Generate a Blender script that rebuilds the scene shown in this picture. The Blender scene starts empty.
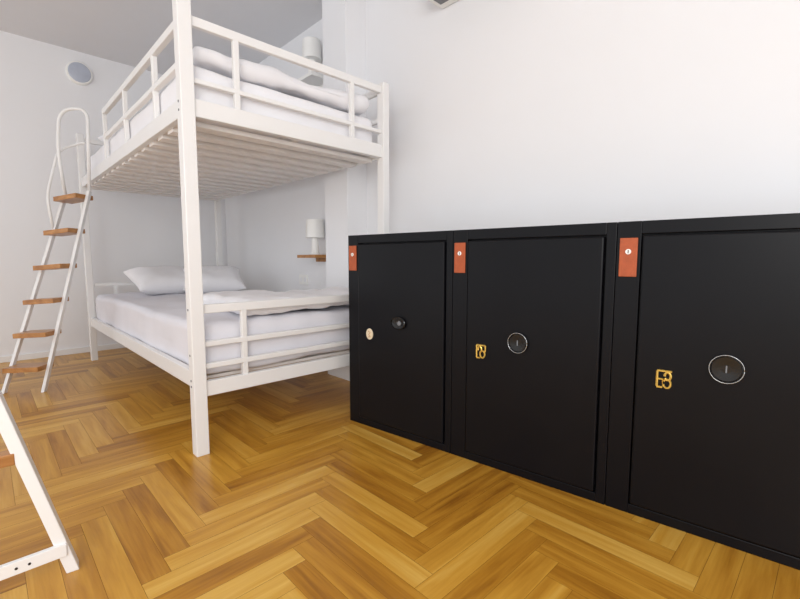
import bpy, bmesh, math, random
from mathutils import Vector, Matrix, noise
random.seed(4)
scene = bpy.context.scene
COL = scene.collection
try:
    scene.view_settings.view_transform = 'Standard'
except Exception:
    pass

# ---------------------------------------------------------------- materials
def srgb(r, g, b):
    def f(c):
        c /= 255.0
        return c/12.92 if c <= 0.04045 else ((c+0.055)/1.055)**2.4
    return (f(r), f(g), f(b), 1.0)

def mat(name, col, rough=0.5, metal=0.0, var=0.04, nscale=20, bump=0.0, bscale=60, spec=None, emit=0):
    m = bpy.data.materials.new(name); m.use_nodes = True
    nt = m.node_tree; N = nt.nodes; L = nt.links
    b = N["Principled BSDF"]
    tc = N.new("ShaderNodeTexCoord")
    n = N.new("ShaderNodeTexNoise"); n.inputs["Scale"].default_value = nscale
    n.inputs["Detail"].default_value = 4
    L.new(tc.outputs["Object"], n.inputs["Vector"])
    r = N.new("ShaderNodeValToRGB")
    c = srgb(*col)
    r.color_ramp.elements[0].position = 0.3; r.color_ramp.elements[1].position = 0.7
    r.color_ramp.elements[0].color = tuple(x*(1-var) for x in c[:3])+(1,)
    r.color_ramp.elements[1].color = tuple(min(1, x*(1+var)) for x in c[:3])+(1,)
    L.new(n.outputs["Fac"], r.inputs["Fac"]); L.new(r.outputs["Color"], b.inputs["Base Color"])
    b.inputs["Roughness"].default_value = rough; b.inputs["Metallic"].default_value = metal
    if spec is not None: b.inputs["Specular IOR Level"].default_value = spec
    if bump:
        n2 = N.new("ShaderNodeTexNoise"); n2.inputs["Scale"].default_value = bscale
        L.new(tc.outputs["Object"], n2.inputs["Vector"])
        bp = N.new("ShaderNodeBump"); bp.inputs["Strength"].default_value = bump
        bp.inputs["Distance"].default_value = 0.01
        L.new(n2.outputs["Fac"], bp.inputs["Height"]); L.new(bp.outputs["Normal"], b.inputs["Normal"])
    return m

M_WALL = mat("wall_paint", (237, 237, 239), 0.85, var=0.008, nscale=2, bump=0.01, bscale=150)
M_CEIL = mat("ceiling_paint", (226, 226, 229), 0.9, var=0.01, nscale=3)
M_WHITE = mat("white_powder_coated_metal", (236, 235, 234), 0.35, var=0.01, nscale=8)
M_SLAT = mat("pale_slat", (238, 234, 231), 0.6, var=0.04, nscale=8)
M_BLACK = mat("black_lacquer", (13, 13, 17), 0.33, var=0.08, nscale=6, bump=0.01, bscale=200, spec=0.18)
M_BLACK2 = mat("black_plastic", (8, 8, 10), 0.2, var=0.1, nscale=10)
M_CLOTH = mat("white_cotton", (238, 237, 240), 0.95, var=0.02, nscale=6, bump=0.15, bscale=14)
M_SHEET = mat("sheet_cotton", (226, 225, 231), 0.95, var=0.03, nscale=5, bump=0.2, bscale=9)
M_ORANGE = mat("orange_leather", (172, 82, 42), 0.55, var=0.12, nscale=40, bump=0.1, bscale=150)
M_GOLD = mat("brass", (228, 192, 98), 0.3, 0.75, var=0.1, nscale=60)
M_CHROME = mat("chrome", (190, 193, 195), 0.25, 0.9, var=0.02)
M_CREAM = mat("cream_enamel", (226, 210, 180), 0.45, var=0.04)
M_LAMP = mat("white_lamp_plastic", (244, 243, 240), 0.5, var=0.01)
M_GREY = mat("grey_plastic", (120, 122, 126), 0.5, var=0.05)
M_DISC = mat("bluish_glass", (184, 190, 204), 0.3, var=0.04)
M_DARK = mat("dark_mark", (46, 34, 26), 0.6, var=0.1)

def wood_mat(name, stops, use_rnd):
    m = bpy.data.materials.new(name); m.use_nodes = True
    nt = m.node_tree; N = nt.nodes; L = nt.links
    b = N["Principled BSDF"]
    if use_rnd:
        uv = N.new("ShaderNodeUVMap"); uv.uv_map = "plank"
        src = uv.outputs["UV"]
        at = N.new("ShaderNodeAttribute"); at.attribute_name = "rnd"
        rnd = at.outputs["Fac"]
    else:
        tc = N.new("ShaderNodeTexCoord"); src = tc.outputs["Object"]
    mp = N.new("ShaderNodeMapping"); mp.inputs["Scale"].default_value = (1.2, 14, 14)
    L.new(src, mp.inputs["Vector"])
    n1 = N.new("ShaderNodeTexNoise"); n1.inputs["Scale"].default_value = 1.5
    n1.inputs["Detail"].default_value = 4; n1.inputs["Distortion"].default_value = 0.5
    L.new(mp.outputs["Vector"], n1.inputs["Vector"])
    mp2 = N.new("ShaderNodeMapping"); mp2.inputs["Scale"].default_value = (3, 60, 60)
    L.new(src, mp2.inputs["Vector"])
    n2 = N.new("ShaderNodeTexNoise"); n2.inputs["Scale"].default_value = 2.2; n2.inputs["Detail"].default_value = 3
    L.new(mp2.outputs["Vector"], n2.inputs["Vector"])
    def math_(op, a, bb):
        x = N.new("ShaderNodeMath"); x.operation = op
        for i, v in enumerate((a, bb)):
            if isinstance(v, (int, float)): x.inputs[i].default_value = v
            else: L.new(v, x.inputs[i])
        return x.outputs[0]
    v = math_('ADD', math_('MULTIPLY', n1.outputs["Fac"], 0.8), math_('MULTIPLY', n2.outputs["Fac"], 0.2))
    if use_rnd:
        v = math_('ADD', math_('MULTIPLY', v, 0.74), math_('MULTIPLY', rnd, 0.28))
    r = N.new("ShaderNodeValToRGB"); cr = r.color_ramp
    cr.elements[0].position = stops[0][0]; cr.elements[0].color = srgb(*stops[0][1])
    cr.elements[1].position = stops[-1][0]; cr.elements[1].color = srgb(*stops[-1][1])
    for p, c in stops[1:-1]:
        e = cr.elements.new(p); e.color = srgb(*c)
    L.new(v, r.inputs["Fac"]); L.new(r.outputs["Color"], b.inputs["Base Color"])
    b.inputs["Roughness"].default_value = 0.3
    bp = N.new("ShaderNodeBump"); bp.inputs["Strength"].default_value = 0.06; bp.inputs["Distance"].default_value = 0.003
    L.new(n2.outputs["Fac"], bp.inputs["Height"]); L.new(bp.outputs["Normal"], b.inputs["Normal"])
    return m
M_FLOOR = wood_mat("oak_parquet", [(0.26, (138, 86, 20)), (0.40, (176, 121, 36)), (0.56, (202, 149, 55)), (0.76, (222, 179, 90))], True)
M_SEAM = mat("parquet_seam", (112, 68, 18), 0.7)
M_STEP = wood_mat("step_wood", [(0.3, (150, 98, 50)), (0.7, (196, 142, 84))], False)

# ---------------------------------------------------------------- helpers
def finish(name, bm, m, parent=None, smooth=False, bevel=0.0, loc=(0, 0, 0)):
    me = bpy.data.meshes.new(name)
    bmesh.ops.recalc_face_normals(bm, faces=bm.faces)
    bm.to_mesh(me); bm.free()
    ob = bpy.data.objects.new(name, me); COL.objects.link(ob)
    for mm in (m if isinstance(m, (list, tuple)) else [m]): me.materials.append(mm)
    if smooth:
        for p in me.polygons: p.use_smooth = True
    if bevel:
        md = ob.modifiers.new("bevel", 'BEVEL'); md.width = bevel; md.segments = 2; md.limit_method = 'ANGLE'
    if parent: ob.parent = parent
    ob.location = loc
    return ob

def box(bm, x0, x1, y0, y1, z0, z1, mi=0):
    vs = [bm.verts.new((x, y, z)) for z in (z0, z1) for y in (y0, y1) for x in (x0, x1)]
    for f in ((0, 1, 3, 2), (4, 5, 7, 6), (0, 1, 5, 4), (2, 3, 7, 6), (0, 2, 6, 4), (1, 3, 7, 5)):
        fc = bm.faces.new([vs[i] for i in f]); fc.material_index = mi

def boxes(name, lst, m, parent=None, bevel=0.003, **k):
    bm = bmesh.new()
    for b in lst: box(bm, *b)
    return finish(name, bm, m, parent, bevel=bevel, **k)

def tube(bm, pts, r, seg=12, flat=None):
    pts = [Vector(p) for p in pts]
    rings = []; prevn = None
    for i, p in enumerate(pts):
        if i == 0: t = pts[1]-p
        elif i == len(pts)-1: t = p-pts[-2]
        else: t = (pts[i+1]-p).normalized()+(p-pts[i-1]).normalized()
        t.normalize()
        if prevn is None:
            a = Vector((0, 0, 1)) if abs(t.z) < 0.9 else Vector((0, 1, 0))
            n = (a-t*a.dot(t)).normalized()
        else:
            n = (prevn-t*prevn.dot(t)).normalized()
        prevn = n; b = t.cross(n)
        rings.append([bm.verts.new(p+(n*math.cos(2*math.pi*j/seg)+b*math.sin(2*math.pi*j/seg))*r) for j in range(seg)])
    for a, b in zip(rings, rings[1:]):
        for j in range(seg):
            bm.faces.new((a[j], a[(j+1) % seg], b[(j+1) % seg], b[j]))
    bm.faces.new(rings[0][::-1]); bm.faces.new(rings[-1])

def rounded(pts, rad, n=6):
    pts = [Vector(p) for p in pts]; out = [pts[0]]
    for i in range(1, len(pts)-1):
        p = pts[i]; a = pts[i-1]-p; b = pts[i+1]-p
        r = min(rad, a.length*.49, b.length*.49)
        A = p+a.normalized()*r; B = p+b.normalized()*r
        for k in range(n+1):
            t = k/n
            out.append(A*(1-t)**2+p*2*t*(1-t)+B*t*t)
    out.append(pts[-1]); return out

def lathe(bm, prof, seg=32, axis='Z', c=(0, 0, 0)):
    c = Vector(c); rings = []
    for r, h in prof:
        ring = []
        for j in range(seg):
            a = 2*math.pi*j/seg
            if axis == 'Z': v = Vector((r*math.cos(a), r*math.sin(a), h))
            elif axis == 'Y': v = Vector((r*math.cos(a), h, r*math.sin(a)))
            else: v = Vector((h, r*math.cos(a), r*math.sin(a)))
            ring.append(bm.verts.new(c+v))
        rings.append(ring)
    for a, b in zip(rings, rings[1:]):
        for j in range(seg):
            bm.faces.new((a[j], a[(j+1) % seg], b[(j+1) % seg], b[j]))
    bm.faces.new(rings[0][::-1]); bm.faces.new(rings[-1])

def empty(name, loc, label, cat, rotz=0, group=None):
    e = bpy.data.objects.new(name, None); COL.objects.link(e)
    e.location = loc; e.rotation_euler = (0, 0, rotz); e.empty_display_size = .1
    e["label"] = label; e["category"] = cat
    if group: e["group"] = group
    return e
def tag(o, label, cat, group=None):
    o["label"] = label; o["category"] = cat
    if group: o["group"] = group
def struct(o): o["kind"] = "structure"; return o

# ---------------------------------------------------------------- room
XW, YW, ZC = 2.32, 5.66, 3.14
XL, YB = -2.2, -1.6
def herringbone():
    bm = bmesh.new()
    w, Lp = 0.085, 0.595
    uvl = bm.loops.layers.uv.new("plank")
    fl = bm.faces.layers.float.new("rnd")
    g = 0.0005
    def plank(x0, y0, horiz):
        x1, y1 = (x0+Lp, y0+w) if horiz else (x0+w, y0+Lp)
        cx, cy = (x0+x1)/2, (y0+y1)/2
        if not (XL-.6 < cx < XW+.6 and YB-.6 < cy < YW+.6): return
        vs = [bm.verts.new(p) for p in ((x0+g, y0+g, 0), (x1-g, y0+g, 0), (x1-g, y1-g, 0), (x0+g, y1-g, 0))]
        f = bm.faces.new(vs); f[fl] = random.random()
        ou, ov = random.random()*50, random.random()*50
        for lp in f.loops:
            dx, dy = lp.vert.co.x-x0, lp.vert.co.y-y0
            if not horiz: dx, dy = dy, dx
            lp[uvl].uv = (ou+dx, ov+dy)
    for m_ in range(-14, 15):
        for k in range(-110, 140):
            bx, by = k*w+m_*Lp+.12, k*w-m_*Lp
            if bx < XL-3 or bx > XW+3 or by < YB-3 or by > YW+3: continue
            plank(bx, by, True); plank(bx, by+w, False)
    for co, no in (((XW, 0, 0), (1, 0, 0)), ((XL, 0, 0), (-1, 0, 0)), ((0, YW, 0), (0, 1, 0)), ((0, YB, 0), (0, -1, 0))):
        bmesh.ops.bisect_plane(bm, geom=bm.verts[:]+bm.edges[:]+bm.faces[:], plane_co=co, plane_no=no, clear_outer=True)
    box(bm, XL, XW, YB, YW, -.08, -.0012, 1)
    return struct(finish("floor", bm, [M_FLOOR, M_SEAM]))
herringbone()
struct(boxes("wall_far", [(XL, XW+.15, YW, YW+.15, -.08, ZC+.1)], M_WALL, bevel=0))
struct(boxes("wall_right", [(XW, XW+.15, YB, YW, -.08, ZC+.1)], M_WALL, bevel=0))
struct(boxes("ceiling", [(XL, XW, YB, YW, ZC, ZC+.1)], M_CEIL, bevel=0))
struct(boxes("trim_1", [(2.12, XW, 2.79, 3.1, 0, ZC)], M_WALL, bevel=.002))
struct(boxes("baseboard_far", [(XL, XW, YW-.015, YW, 0, .06)], M_WHITE, bevel=.003))
struct(boxes("baseboard_right", [(XW-.015, XW, YB, 2.79, 0, .06), (XW-.015, XW, 3.1, YW-.015, 0, .06)], M_WHITE, bevel=.003))

# ---------------------------------------------------------------- bunk bed
BX0, BX1, BY0, BY1 = 0.72, 2.05, 2.22, 5.19
P = 0.064
bed = empty("bunk_bed", ((BX0+BX1)/2, (BY0+BY1)/2, 0), "tall white metal bunk bed with guard rails and slatted base", "bunk bed")
ox, oy = -(BX0+BX1)/2, -(BY0+BY1)/2
def bb(name, lst, m=M_WHITE, bevel=.004):
    return boxes(name, [(a+ox, b+ox, c+oy, d+oy, e, f) for a, b, c, d, e, f in lst], m, bed, bevel)
bb("post", [(BX0, BX0+P, BY0, BY0+P, 0, 2.32)])
bb("post", [(BX1-P+.01, BX1, BY0, BY0+P, 0, 2.18)])
bb("post", [(BX0, BX0+P-.01, BY1-P, BY1, 0, 2.19)])
bb("post", [(BX1-P+.01, BX1, BY1-P, BY1, 0, 2.19)])
xi0, xi1, yi0, yi1 = BX0+P, BX1-P+.01, BY0+P, BY1-P
# upper frame beams
bb("upper_end_beam", [(xi0, xi1, BY0+.015, BY0+.055, 1.69, 1.775)])
bb("upper_end_beam", [(xi0-.01, xi1, BY1-.055, BY1-.015, 1.69, 1.775)])
bb("upper_side_beam", [(BX0+.015, BX0+.05, yi0, yi1, 1.69, 1.775)])
bb("upper_side_beam", [(BX1-.05, BX1-.015, yi0, yi1, 1.69, 1.775)])
# guard rails
R = .03
def yr(y, z, x0=xi0, x1=xi1, t=R, d=.03): return (x0, x1, y, y+d, z-t/2, z+t/2)
bb("guard_rail", [yr(BY0+.02, 2.135, t=.045), yr(BY0+.02, 1.862, t=.024)] + [(x, x+.03, BY0+.021, BY0+.049, 1.775, 2.12) for x in (.99, 1.74)])
bb("guard_rail", [(BX0+.02, BX0+.05, yi0, 4.08, 2.115, 2.155), (BX0+.02, BX0+.05, yi0, 4.08, 1.93, 1.96)] +
   [(BX0+.021, BX0+.049, y, y+.03, 1.775, 2.12) for y in (2.72, 3.4, 4.05)])
bb("guard_rail", [(BX1-.05, BX1-.02, yi0, yi1, 2.115, 2.155), (BX1-.05, BX1-.02, yi0, yi1, 1.93, 1.96)] +
   [(BX1-.049, BX1-.021, y, y+.03, 1.775, 2.12) for y in (3.2, 4.2)])
bb("guard_rail", [yr(BY1-.05, 2.135, t=.04), yr(BY1-.05, 1.94), yr(BY1-.05, 1.862, t=.024)] + [(1.38, 1.41, BY1-.049, BY1-.021, 1.775, 2.12)])
# slats
def slats(n, wd, z0, z1):
    return [(BX0+.05, BX1-.05, yi0+.06+(yi1-yi0-.16)*i/(n-1), yi0+.06+(yi1-yi0-.16)*i/(n-1)+wd, z0, z1) for i in range(n)]
bb("upper_slat_base", slats(16, .085, 1.675, 1.70) + [(1.37, 1.40, yi0-.02, yi1+.02, 1.7, 1.742), (BX0+.05, BX0+.08, yi0-.02, yi1+.02, 1.7, 1.742), (BX1-.08, BX1-.05, yi0-.02, yi1+.02, 1.7, 1.742)], M_SLAT, .002)
# lower frame
bb("lower_side_beam", [(BX0+.015, BX0+.05, yi0, yi1, .345, .43)])
bb("lower_side_beam", [(BX1-.05, BX1-.015, yi0, yi1, .345, .43)])
bb("footboard", [yr(BY0+.02, .75, t=.045), yr(BY0+.02, .57, t=.028), yr(BY0+.02, .455, t=.028), (xi0, xi1, BY0+.015, BY0+.055, .30, .378)] +
   [(x, x+.03, BY0+.021, BY0+.049, .375, .74) for x in (.985, 1.78)])
bb("headboard", [yr(BY1-.05, .75, t=.032), yr(BY1-.05, .56, t=.022), (xi0-.01, xi1, BY1-.055, BY1-.015, .345, .43)] +
   [(x, x+.03, BY1-.049, BY1-.021, .43, .74) for x in (.95, 1.38, 1.8)])
bb("lower_slat_base", slats(19, .062, .36, .378), M_SLAT, .002)
# bolts on the near post
for z in (.36, .39, .75, 1.71, 1.75, .52):
    bm = bmesh.new()
    lathe(bm, [(.006, -.002), (.006, .004)], 10, 'X')
    finish("bolt", bm, M_GREY, bed, loc=(BX0+ox, BY0+.035+oy, z))

# ---------------------------------------------------------------- mattresses and bedding
def soft_box(name, x0, x1, y0, y1, z0, z1, r, m, amp=.006, freq=3.0, cuts=40, seed=0, topamp=0.0):
    bm = bmesh.new()
    bmesh.ops.create_cube(bm, size=2)
    bmesh.ops.subdivide_edges(bm, edges=bm.edges[:], cuts=cuts, use_grid_fill=True)
    hx, hy, hz = (x1-x0)/2, (y1-y0)/2, (z1-z0)/2
    c = Vector(((x0+x1)/2, (y0+y1)/2, (z0+z1)/2))
    for v in bm.verts:
        p = Vector([h*math.sin(math.pi/2*t) for h, t in zip((hx, hy, hz), v.co)])
        q = Vector([max(-(h-r), min(h-r, a)) for h, a in zip((hx, hy, hz), p)])
        d = p-q
        if d.length > 1e-6: p = q+d.normalized()*r
        w = c+p
        nv = noise.noise(w*freq+Vector((seed, 0, 0)))*amp+noise.noise(w*freq*3.3+Vector((0, seed, 0)))*amp*.5
        if d.length > 1e-6: p += d.normalized()*nv
        if p.z > 0: p.z += topamp*(noise.noise(Vector((w.x*2.2, w.y*2.2, seed)))+.4*noise.noise(Vector((w.x*7, w.y*4, seed))))
        v.co = p
    ob = finish(name, bm, m, smooth=True); ob.location = c
    return ob

m1 = soft_box("mattress", BX0+.055, BX1-.055, BY0+.075, BY1-.085, .385, .665, .05, M_SHEET, .012, 3, seed=2, topamp=.016)
tag(m1, "thick mattress in a white fitted sheet on the lower bunk", "mattress")
m2 = soft_box("mattress", BX0+.055, BX1-.055, BY0+.075, BY1-.085, 1.747, 1.96, .05, M_CLOTH, .01, 3, seed=5, topamp=.01)
tag(m2, "mattress in white cover on the slatted upper bunk", "mattress")
d1 = soft_box("duvet", BX0+.3, BX1-.08, BY0+.085, BY0+.85, .686, .775, .04, M_CLOTH, .02, 4, seed=9, topamp=.03)
tag(d1, "folded white cotton duvet at the foot of the lower bunk", "duvet")
d2 = soft_box("duvet", BX0+.10, BX1-.1, BY0+.085, BY0+.9, 1.995, 2.075, .04, M_CLOTH, .022, 4, seed=12, topamp=.035)
tag(d2, "folded white duvet lying on the upper bunk", "duvet")

def pillow(name, loc, rot, hx, hy, h, m, seed):
    bm = bmesh.new(); n = 28
    g = {}
    for s in (1, -1):
        for i in range(n+1):
            for j in range(n+1):
                u, v = -1+2*i/n, -1+2*j/n
                if s == -1 and (i in (0, n) or j in (0, n)): g[s, i, j] = g[1, i, j]; continue
                u2, v2 = math.sin(u*math.pi/2), math.sin(v*math.pi/2)
                x = hx*u2*(1-.07*(1-v2*v2)); y = hy*v2*(1-.09*(1-u2*u2))
                z = s*h*max(0, (1-u2**4)*(1-v2**4))**.55
                z += .016*noise.noise(Vector((x*9+seed, y*9, s)))*(1-u2**6)*(1-v2**6)
                g[s, i, j] = bm.verts.new((x, y, z))
    for s in (1, -1):
        for i in range(n):
            for j in range(n):
                q = [g[s, i, j], g[s, i+1, j], g[s, i+1, j+1], g[s, i, j+1]]
                bm.faces.new(q if s == 1 else q[::-1])
    ob = finish(name, bm, m, smooth=True); ob.location = loc; ob.rotation_euler = [math.radians(a) for a in rot]
    return ob
tag(pillow("pillow", (1.30, 4.66, .80), (22, 0, 6), .31, .22, .10, M_CLOTH, 1), "plump white pillow lying on the lower mattress", "pillow", "pillows on the lower bunk")
tag(pillow("pillow", (1.69, 4.50, .80), (26, 0, -14), .29, .21, .10, M_CLOTH, 7), "plump white pillow leaning beside another on the lower mattress", "pillow", "pillows on the lower bunk")
tag(pillow("pillow", (1.2, 4.75, 2.09), (12, 0, 3), .34, .22, .085, M_CLOTH, 3), "white pillow lying on the upper mattress", "pillow")

# ---------------------------------------------------------------- locker cabinets
TH = math.atan2(-.9932, .1165)
dv = Vector((.1165, -.9932, 0)); LW, LH, LD = .742, 1.144, .43
def glyph(bm, cx, cz, y, kind):
    r = .0042
    def st(pts): tube(bm, [(cx+a*.023, y, cz+b*.034) for a, b in pts], r, 6)
    def arc(x0, z0, rx, rz, a0, a1): st([(x0+rx*math.cos(math.radians(a0+(a1-a0)*i/12)), z0+rz*math.sin(math.radians(a0+(a1-a0)*i/12))) for i in range(13)])
    st([(-1, -.85), (-1, .85)]); st([(-1, .9), (1, .9)])
    if kind == 1:
        arc(-.25, .3, .4, .42, 200, -90); arc(.35, -.35, .55, .5, 90, -250); st([(-1, -.9), (-.2, -.9)]); st([(1, .9), (1, .1), (.4, .1)])
    else:
        st([(-1, 0), (-.2, 0), (-.2, -.9), (-1, -.9)]); arc(.45, .35, .42, .42, 180, -150); arc(.4, -.45, .5, .48, 150, -170)

for i in range(3):
    base = Vector((1.592, 2.093, 0))+dv*(LW*i)
    labs = ["black lacquered locker with oval cream token, beside the bunk bed",
            "black lacquered locker with brass number, between two lockers",
            "black lacquered locker with brass number and big round lock"]
    lk = empty("locker", base, labs[i], "locker", TH, "row of black lockers along the wall")
    e = .001
    a, b, zb, zt = .09, .698, .045, 1.09
    boxes("body", [(e, LW-e, .024, LD, 0, LH), (e, a-.006, 0, .0235, 0, LH), (b+.006, LW-e, 0, .0235, 0, LH),
                   (a-.006, b+.006, 0, .0235, zt+.006, LH), (a-.006, b+.006, 0, .0235, 0, zb-.006)], M_BLACK, lk, .0025)
    door = boxes("door", [(a, b, -.010, .019, zb, zt)], M_BLACK, lk, .006)
    bm = bmesh.new(); box(bm, .012, .074, -.006, -.0005, .935, 1.082)
    tg = finish("hanging_tag", bm, M_ORANGE, lk, bevel=.002); tg["label"] = "orange leather tag with a white dot"
    bm = bmesh.new(); lathe(bm, [(.010, -.0085), (.010, -.006)], 20, 'Y', (.043, 0, 1.03))
    finish("white_dot", bm, M_LAMP, tg)
    bm = bmesh.new(); box(bm, .0415, .0445, -.0095, -.0085, 1.0235, 1.0365)
    finish("dark_mark", bm, M_DARK, tg)
    # lock
    kx, kz, kr = [(.405, .652, .036), (.358, .628, .045), (.363, .630, .048)][i]
    bm = bmesh.new()
    lathe(bm, [(kr, -.010), (kr, -.021), (kr*.9, -.025), (kr*.86, -.020), (kr*.3, -.0185)], 40, 'Y', (kx, 0, kz))
    if i == 0:
        for v in bm.verts: v.co.x = kx+(v.co.x-kx)*1.45
    kb = finish("round_lock", bm, M_BLACK2, door, smooth=False)
    bm = bmesh.new()
    ex = 1.45 if i == 0 else 1
    ring = [(kx+ex*kr*math.cos(t*math.pi/24), -.023, kz+kr*math.sin(t*math.pi/24)) for t in range(49)]
    tube(bm, ring, .0014 if i else .0008, 8)
    finish("lock_rim", bm, M_CHROME if i else M_BLACK2, kb, smooth=True)
    bm = bmesh.new()
    if i == 0:
        lathe(bm, [(.012, -.0185), (.012, -.026), (.008, -.028)], 20, 'Y', (kx+.012, 0, kz))
    else:
        box(bm, kx-.002, kx+.002, -.0235, -.018, kz-.012, kz+.012)
    finish("lock_core", bm, M_GREY, kb)
    if i == 0:
        bm = bmesh.new(); lathe(bm, [(.026, -.010), (.026, -.014), (.023, -.015)], 28, 'Y', (.185, 0, .567))
        for v in bm.verts: v.co.z = .567+(v.co.z-.567)*1.25
        pl = finish("number_plate", bm, M_CREAM, door); pl["label"] = "oval cream number token"
        bm = bmesh.new(); tube(bm, [(.177, -.0155, .584), (.193, -.0155, .577), (.181, -.0155, .564), (.193, -.0155, .552), (.178, -.0155, .549)], .002, 6)
        finish("number_mark", bm, M_STEP, pl)
    else:
        bm = bmesh.new(); glyph(bm, .178+(.006 if i == 2 else -.006), .562, -.013, i)
        pl = finish("number_plate", bm, M_GOLD, door); pl["label"] = "small brass number"

# ---------------------------------------------------------------- ladders
def ladder(label, lf, rf, lk_, rk, ts, top, w=.019, depth=.11):
    lf, rf, lk_, rk = map(Vector, (lf, rf, lk_, rk))
    o = (lf+rf)/2
    e = empty("bunk_ladder", o, label, "ladder")
    lf, rf, lk_, rk = [p-o for p in (lf, rf, lk_, rk)]
    up = Vector((0, 0, 1))
    hand = Vector((rk-rf).xy.to_3d())
    for f, k in ((lf, lk_), (rf, rk)):
        bm = bmesh.new()
        d = (k-f).normalized()
        s = (rf-lf).normalized(); nn = d.cross(s).normalized()
        t = w*.6
        a = [f+s*(sx*t)+nn*(sy*w) for sx, sy in ((-1, -1), (1, -1), (1, 1), (-1, 1))]
        b = [k+s*(sx*t)+nn*(sy*w) for sx, sy in ((-1, -1), (1, -1), (1, 1), (-1, 1))]
        for v in a: v.z = 0
        va = [bm.verts.new(v) for v in a]; vb = [bm.verts.new(v) for v in b]
        for j in range(4): bm.faces.new((va[j], va[(j+1) % 4], vb[(j+1) % 4], vb[j]))
        bm.faces.new(va[::-1]); bm.faces.new(vb)
        finish("stringer", bm, M_WHITE, e, bevel=.003)
    for t in ts:
        A = lf.lerp(lk_, t); B = rf.lerp(rk, t)
        s = (B-A); s.z = 0; s.normalize()
        fw = Vector((-s.y, s.x, 0))
        if fw.dot(hand) < 0: fw = -fw
        A2, B2 = A+s*.012, B-s*.012
        bm = bmesh.new()
        v = []
        for z in (-.018, .018):
            for p in (A2-fw*depth, B2-fw*depth, B2+fw*depth*.6, A2+fw*depth*.6):
                v.append(bm.verts.new(p+up*z))
        for f in ((0, 1, 2, 3), (4, 5, 6, 7), (0, 1, 5, 4), (1, 2, 6, 5), (2, 3, 7, 6), (3, 0, 4, 7)):
            bm.faces.new([v[q] for q in f])
        tr = finish("tread", bm, M_STEP, e, bevel=.003); tr["label"] = "wooden tread"
    bm = bmesh.new()
    pts = [lk_, lk_+Vector((-.03, .0, .38)), lk_+Vector((.0, 0, top-lk_.z)), rk+Vector((0.03, .03, top-rk.z+.02)), rk]
    tube(bm, rounded(pts, .15, 8), .013, 12)
    finish("hand_rail", bm, M_WHITE, e, smooth=True)
    bm = bmesh.new()
    pts = [lf.lerp(lk_, .80), lf.lerp(lk_, .80)+Vector((-.03, .0, .28)), lk_+Vector((-.02, .06, .38)), lk_+Vector((.14, .06, .46)), rk+Vector((.0, .06, .40))]
    tube(bm, rounded(pts, .1, 8), .011, 10)
    finish("hand_rail", bm, M_WHITE, e, smooth=True)
    return e, o
ladder("slim white ladder with wooden treads and arched handrail",
       (.055, 4.33, 0), (.275, 4.17, 0), (.535, 4.55, 1.53), (.675, 4.38, 1.56), [.12, .28, .44, .61, .79, .97], 2.22)
e2, o2 = ladder("foot of a white metal ladder standing on the parquet",
       (-.15, 1.72, 0), (.15, 1.69, 0), (-.53, 1.76, 1.5), (-.23, 1.74, 1.52), [.27, .44, .61, .79, .97], 2.2, w=.028, depth=.03)
boxes("foot_bar", [(-.16-o2.x, .135-o2.x, 1.655-o2.y, 1.672-o2.y, .065, .105)], M_WHITE, e2, .002)
for x in (.015, .045):
    bm = bmesh.new()
    lathe(bm, [(.004, -.001), (.004, .002)], 8, 'Y')
    finish("bolt", bm, M_DARK, e2, loc=(x-o2.x, 1.6545-o2.y, .085))

# ---------------------------------------------------------------- shelves, lamps, outlet, disc, air conditioner
SY = 3.40
def shelf(z, m):
    o = boxes("wall_shelf", [(-.1, .1, -.15, .15, -.014, .014), (.085, .1, -.12, .12, -.05, -.014)], m, None, .002, loc=(XW-.1, SY+.02, z))
    return o
def lamp(z, label):
    e = empty("table_lamp", (XW-.11, SY, z), label, "lamp", group="small white bedside lamps")
    bm = bmesh.new(); lathe(bm, [(.05, 0), (.05, .012), (.035, .02)], 28); finish("base", bm, M_LAMP, e, smooth=False)
    bm = bmesh.new(); lathe(bm, [(.036, .018), (.03, .17)], 24); finish("stem", bm, M_LAMP, e, smooth=False)
    bm = bmesh.new(); lathe(bm, [(.086, .155), (.078, .315), (.074, .32), (.02, .322)], 32); finish("shade", bm, M_LAMP, e, smooth=False)
s = shelf(1.03, M_STEP); tag(s, "small wooden wall shelf holding a lamp above the lower bunk", "shelf")
lamp(1.0445, "small white table lamp on the shelf above the lower bunk")
s = shelf(2.585, M_LAMP); tag(s, "small white wall shelf above the upper bunk", "shelf")
lamp(2.5995, "small white table lamp on the shelf above the upper bunk")

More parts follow.
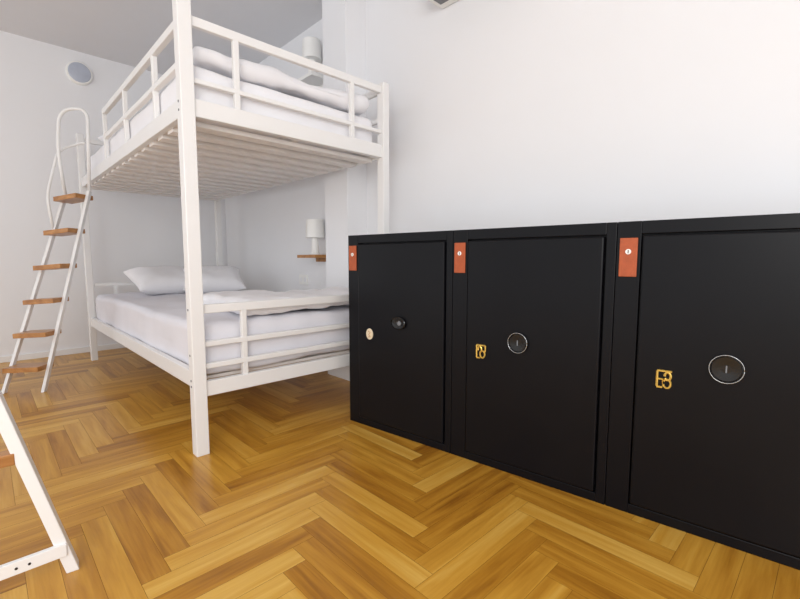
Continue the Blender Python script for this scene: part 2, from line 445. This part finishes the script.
o = empty("wall_outlet", (XW, 3.78, .80), "white double wall socket plate above the lower mattress", "socket")
boxes("plate", [(-.012, 0, -.075, .075, -.05, .05)], M_LAMP, o, .002)
for y in (-.036, .036):
    bm = bmesh.new()
    lathe(bm, [(.024, -.0145), (.024, -.012)], 20, 'X')
    finish("socket_face", bm, M_WALL, o, loc=(0, y, 0))

o = empty("wall_disc_light", (.85, YW, 2.92), "round white-rimmed wall fitting with bluish face, high on the wall", "wall light")
bm = bmesh.new(); lathe(bm, [(.115, 0), (.115, -.03), (.105, -.04)], 40, 'Y'); finish("rim", bm, M_LAMP, o)
bm = bmesh.new(); lathe(bm, [(.098, -.0395), (.09, -.048), (.05, -.055)], 40, 'Y'); finish("face", bm, M_DISC, o)

o = empty("air_conditioner", (XW, 1.6, 2.66), "white wall-mounted air conditioner with dark air slot", "air conditioner")
boxes("body", [(-.21, 0, -.4, .39, 0, .29)], M_LAMP, o, .015)
boxes("air_outlet", [(-.17, -.06, -.37, .35, -.004, .006)], M_GREY, o, .002)

# ---------------------------------------------------------------- light
w = bpy.data.worlds.new("world"); scene.world = w; w.use_nodes = True
w.node_tree.nodes["Background"].inputs[0].default_value = (.95, .97, 1, 1)
w.node_tree.nodes["Background"].inputs[1].default_value = 1.32
def area(name, loc, target, sx, sy, power, col):
    l = bpy.data.lights.new(name, 'AREA'); l.shape = 'RECTANGLE'; l.size = sx; l.size_y = sy; l.energy = power; l.color = col
    ob = bpy.data.objects.new(name, l); COL.objects.link(ob); ob.location = loc
    ob.rotation_euler = (Vector(target)-Vector(loc)).to_track_quat('-Z', 'Y').to_euler()
area("added_soft_light", (-1.6, -1.2, 1.9), (1.6, 2.6, .9), 1.8, 1.8, 66, (1, .985, .96))  # added soft area lamp, behind camera to the left; no window is modelled there

# ---------------------------------------------------------------- camera
cd = bpy.data.cameras.new("camera"); cam = bpy.data.objects.new("camera", cd); COL.objects.link(cam)
cd.sensor_width = 36; cd.lens = 430/800*36; cd.clip_start = .02
cam.location = (0, 0, 1.0)
cam.rotation_euler = (math.radians(90-5.3), 0, -math.radians(44.1))
scene.camera = cam
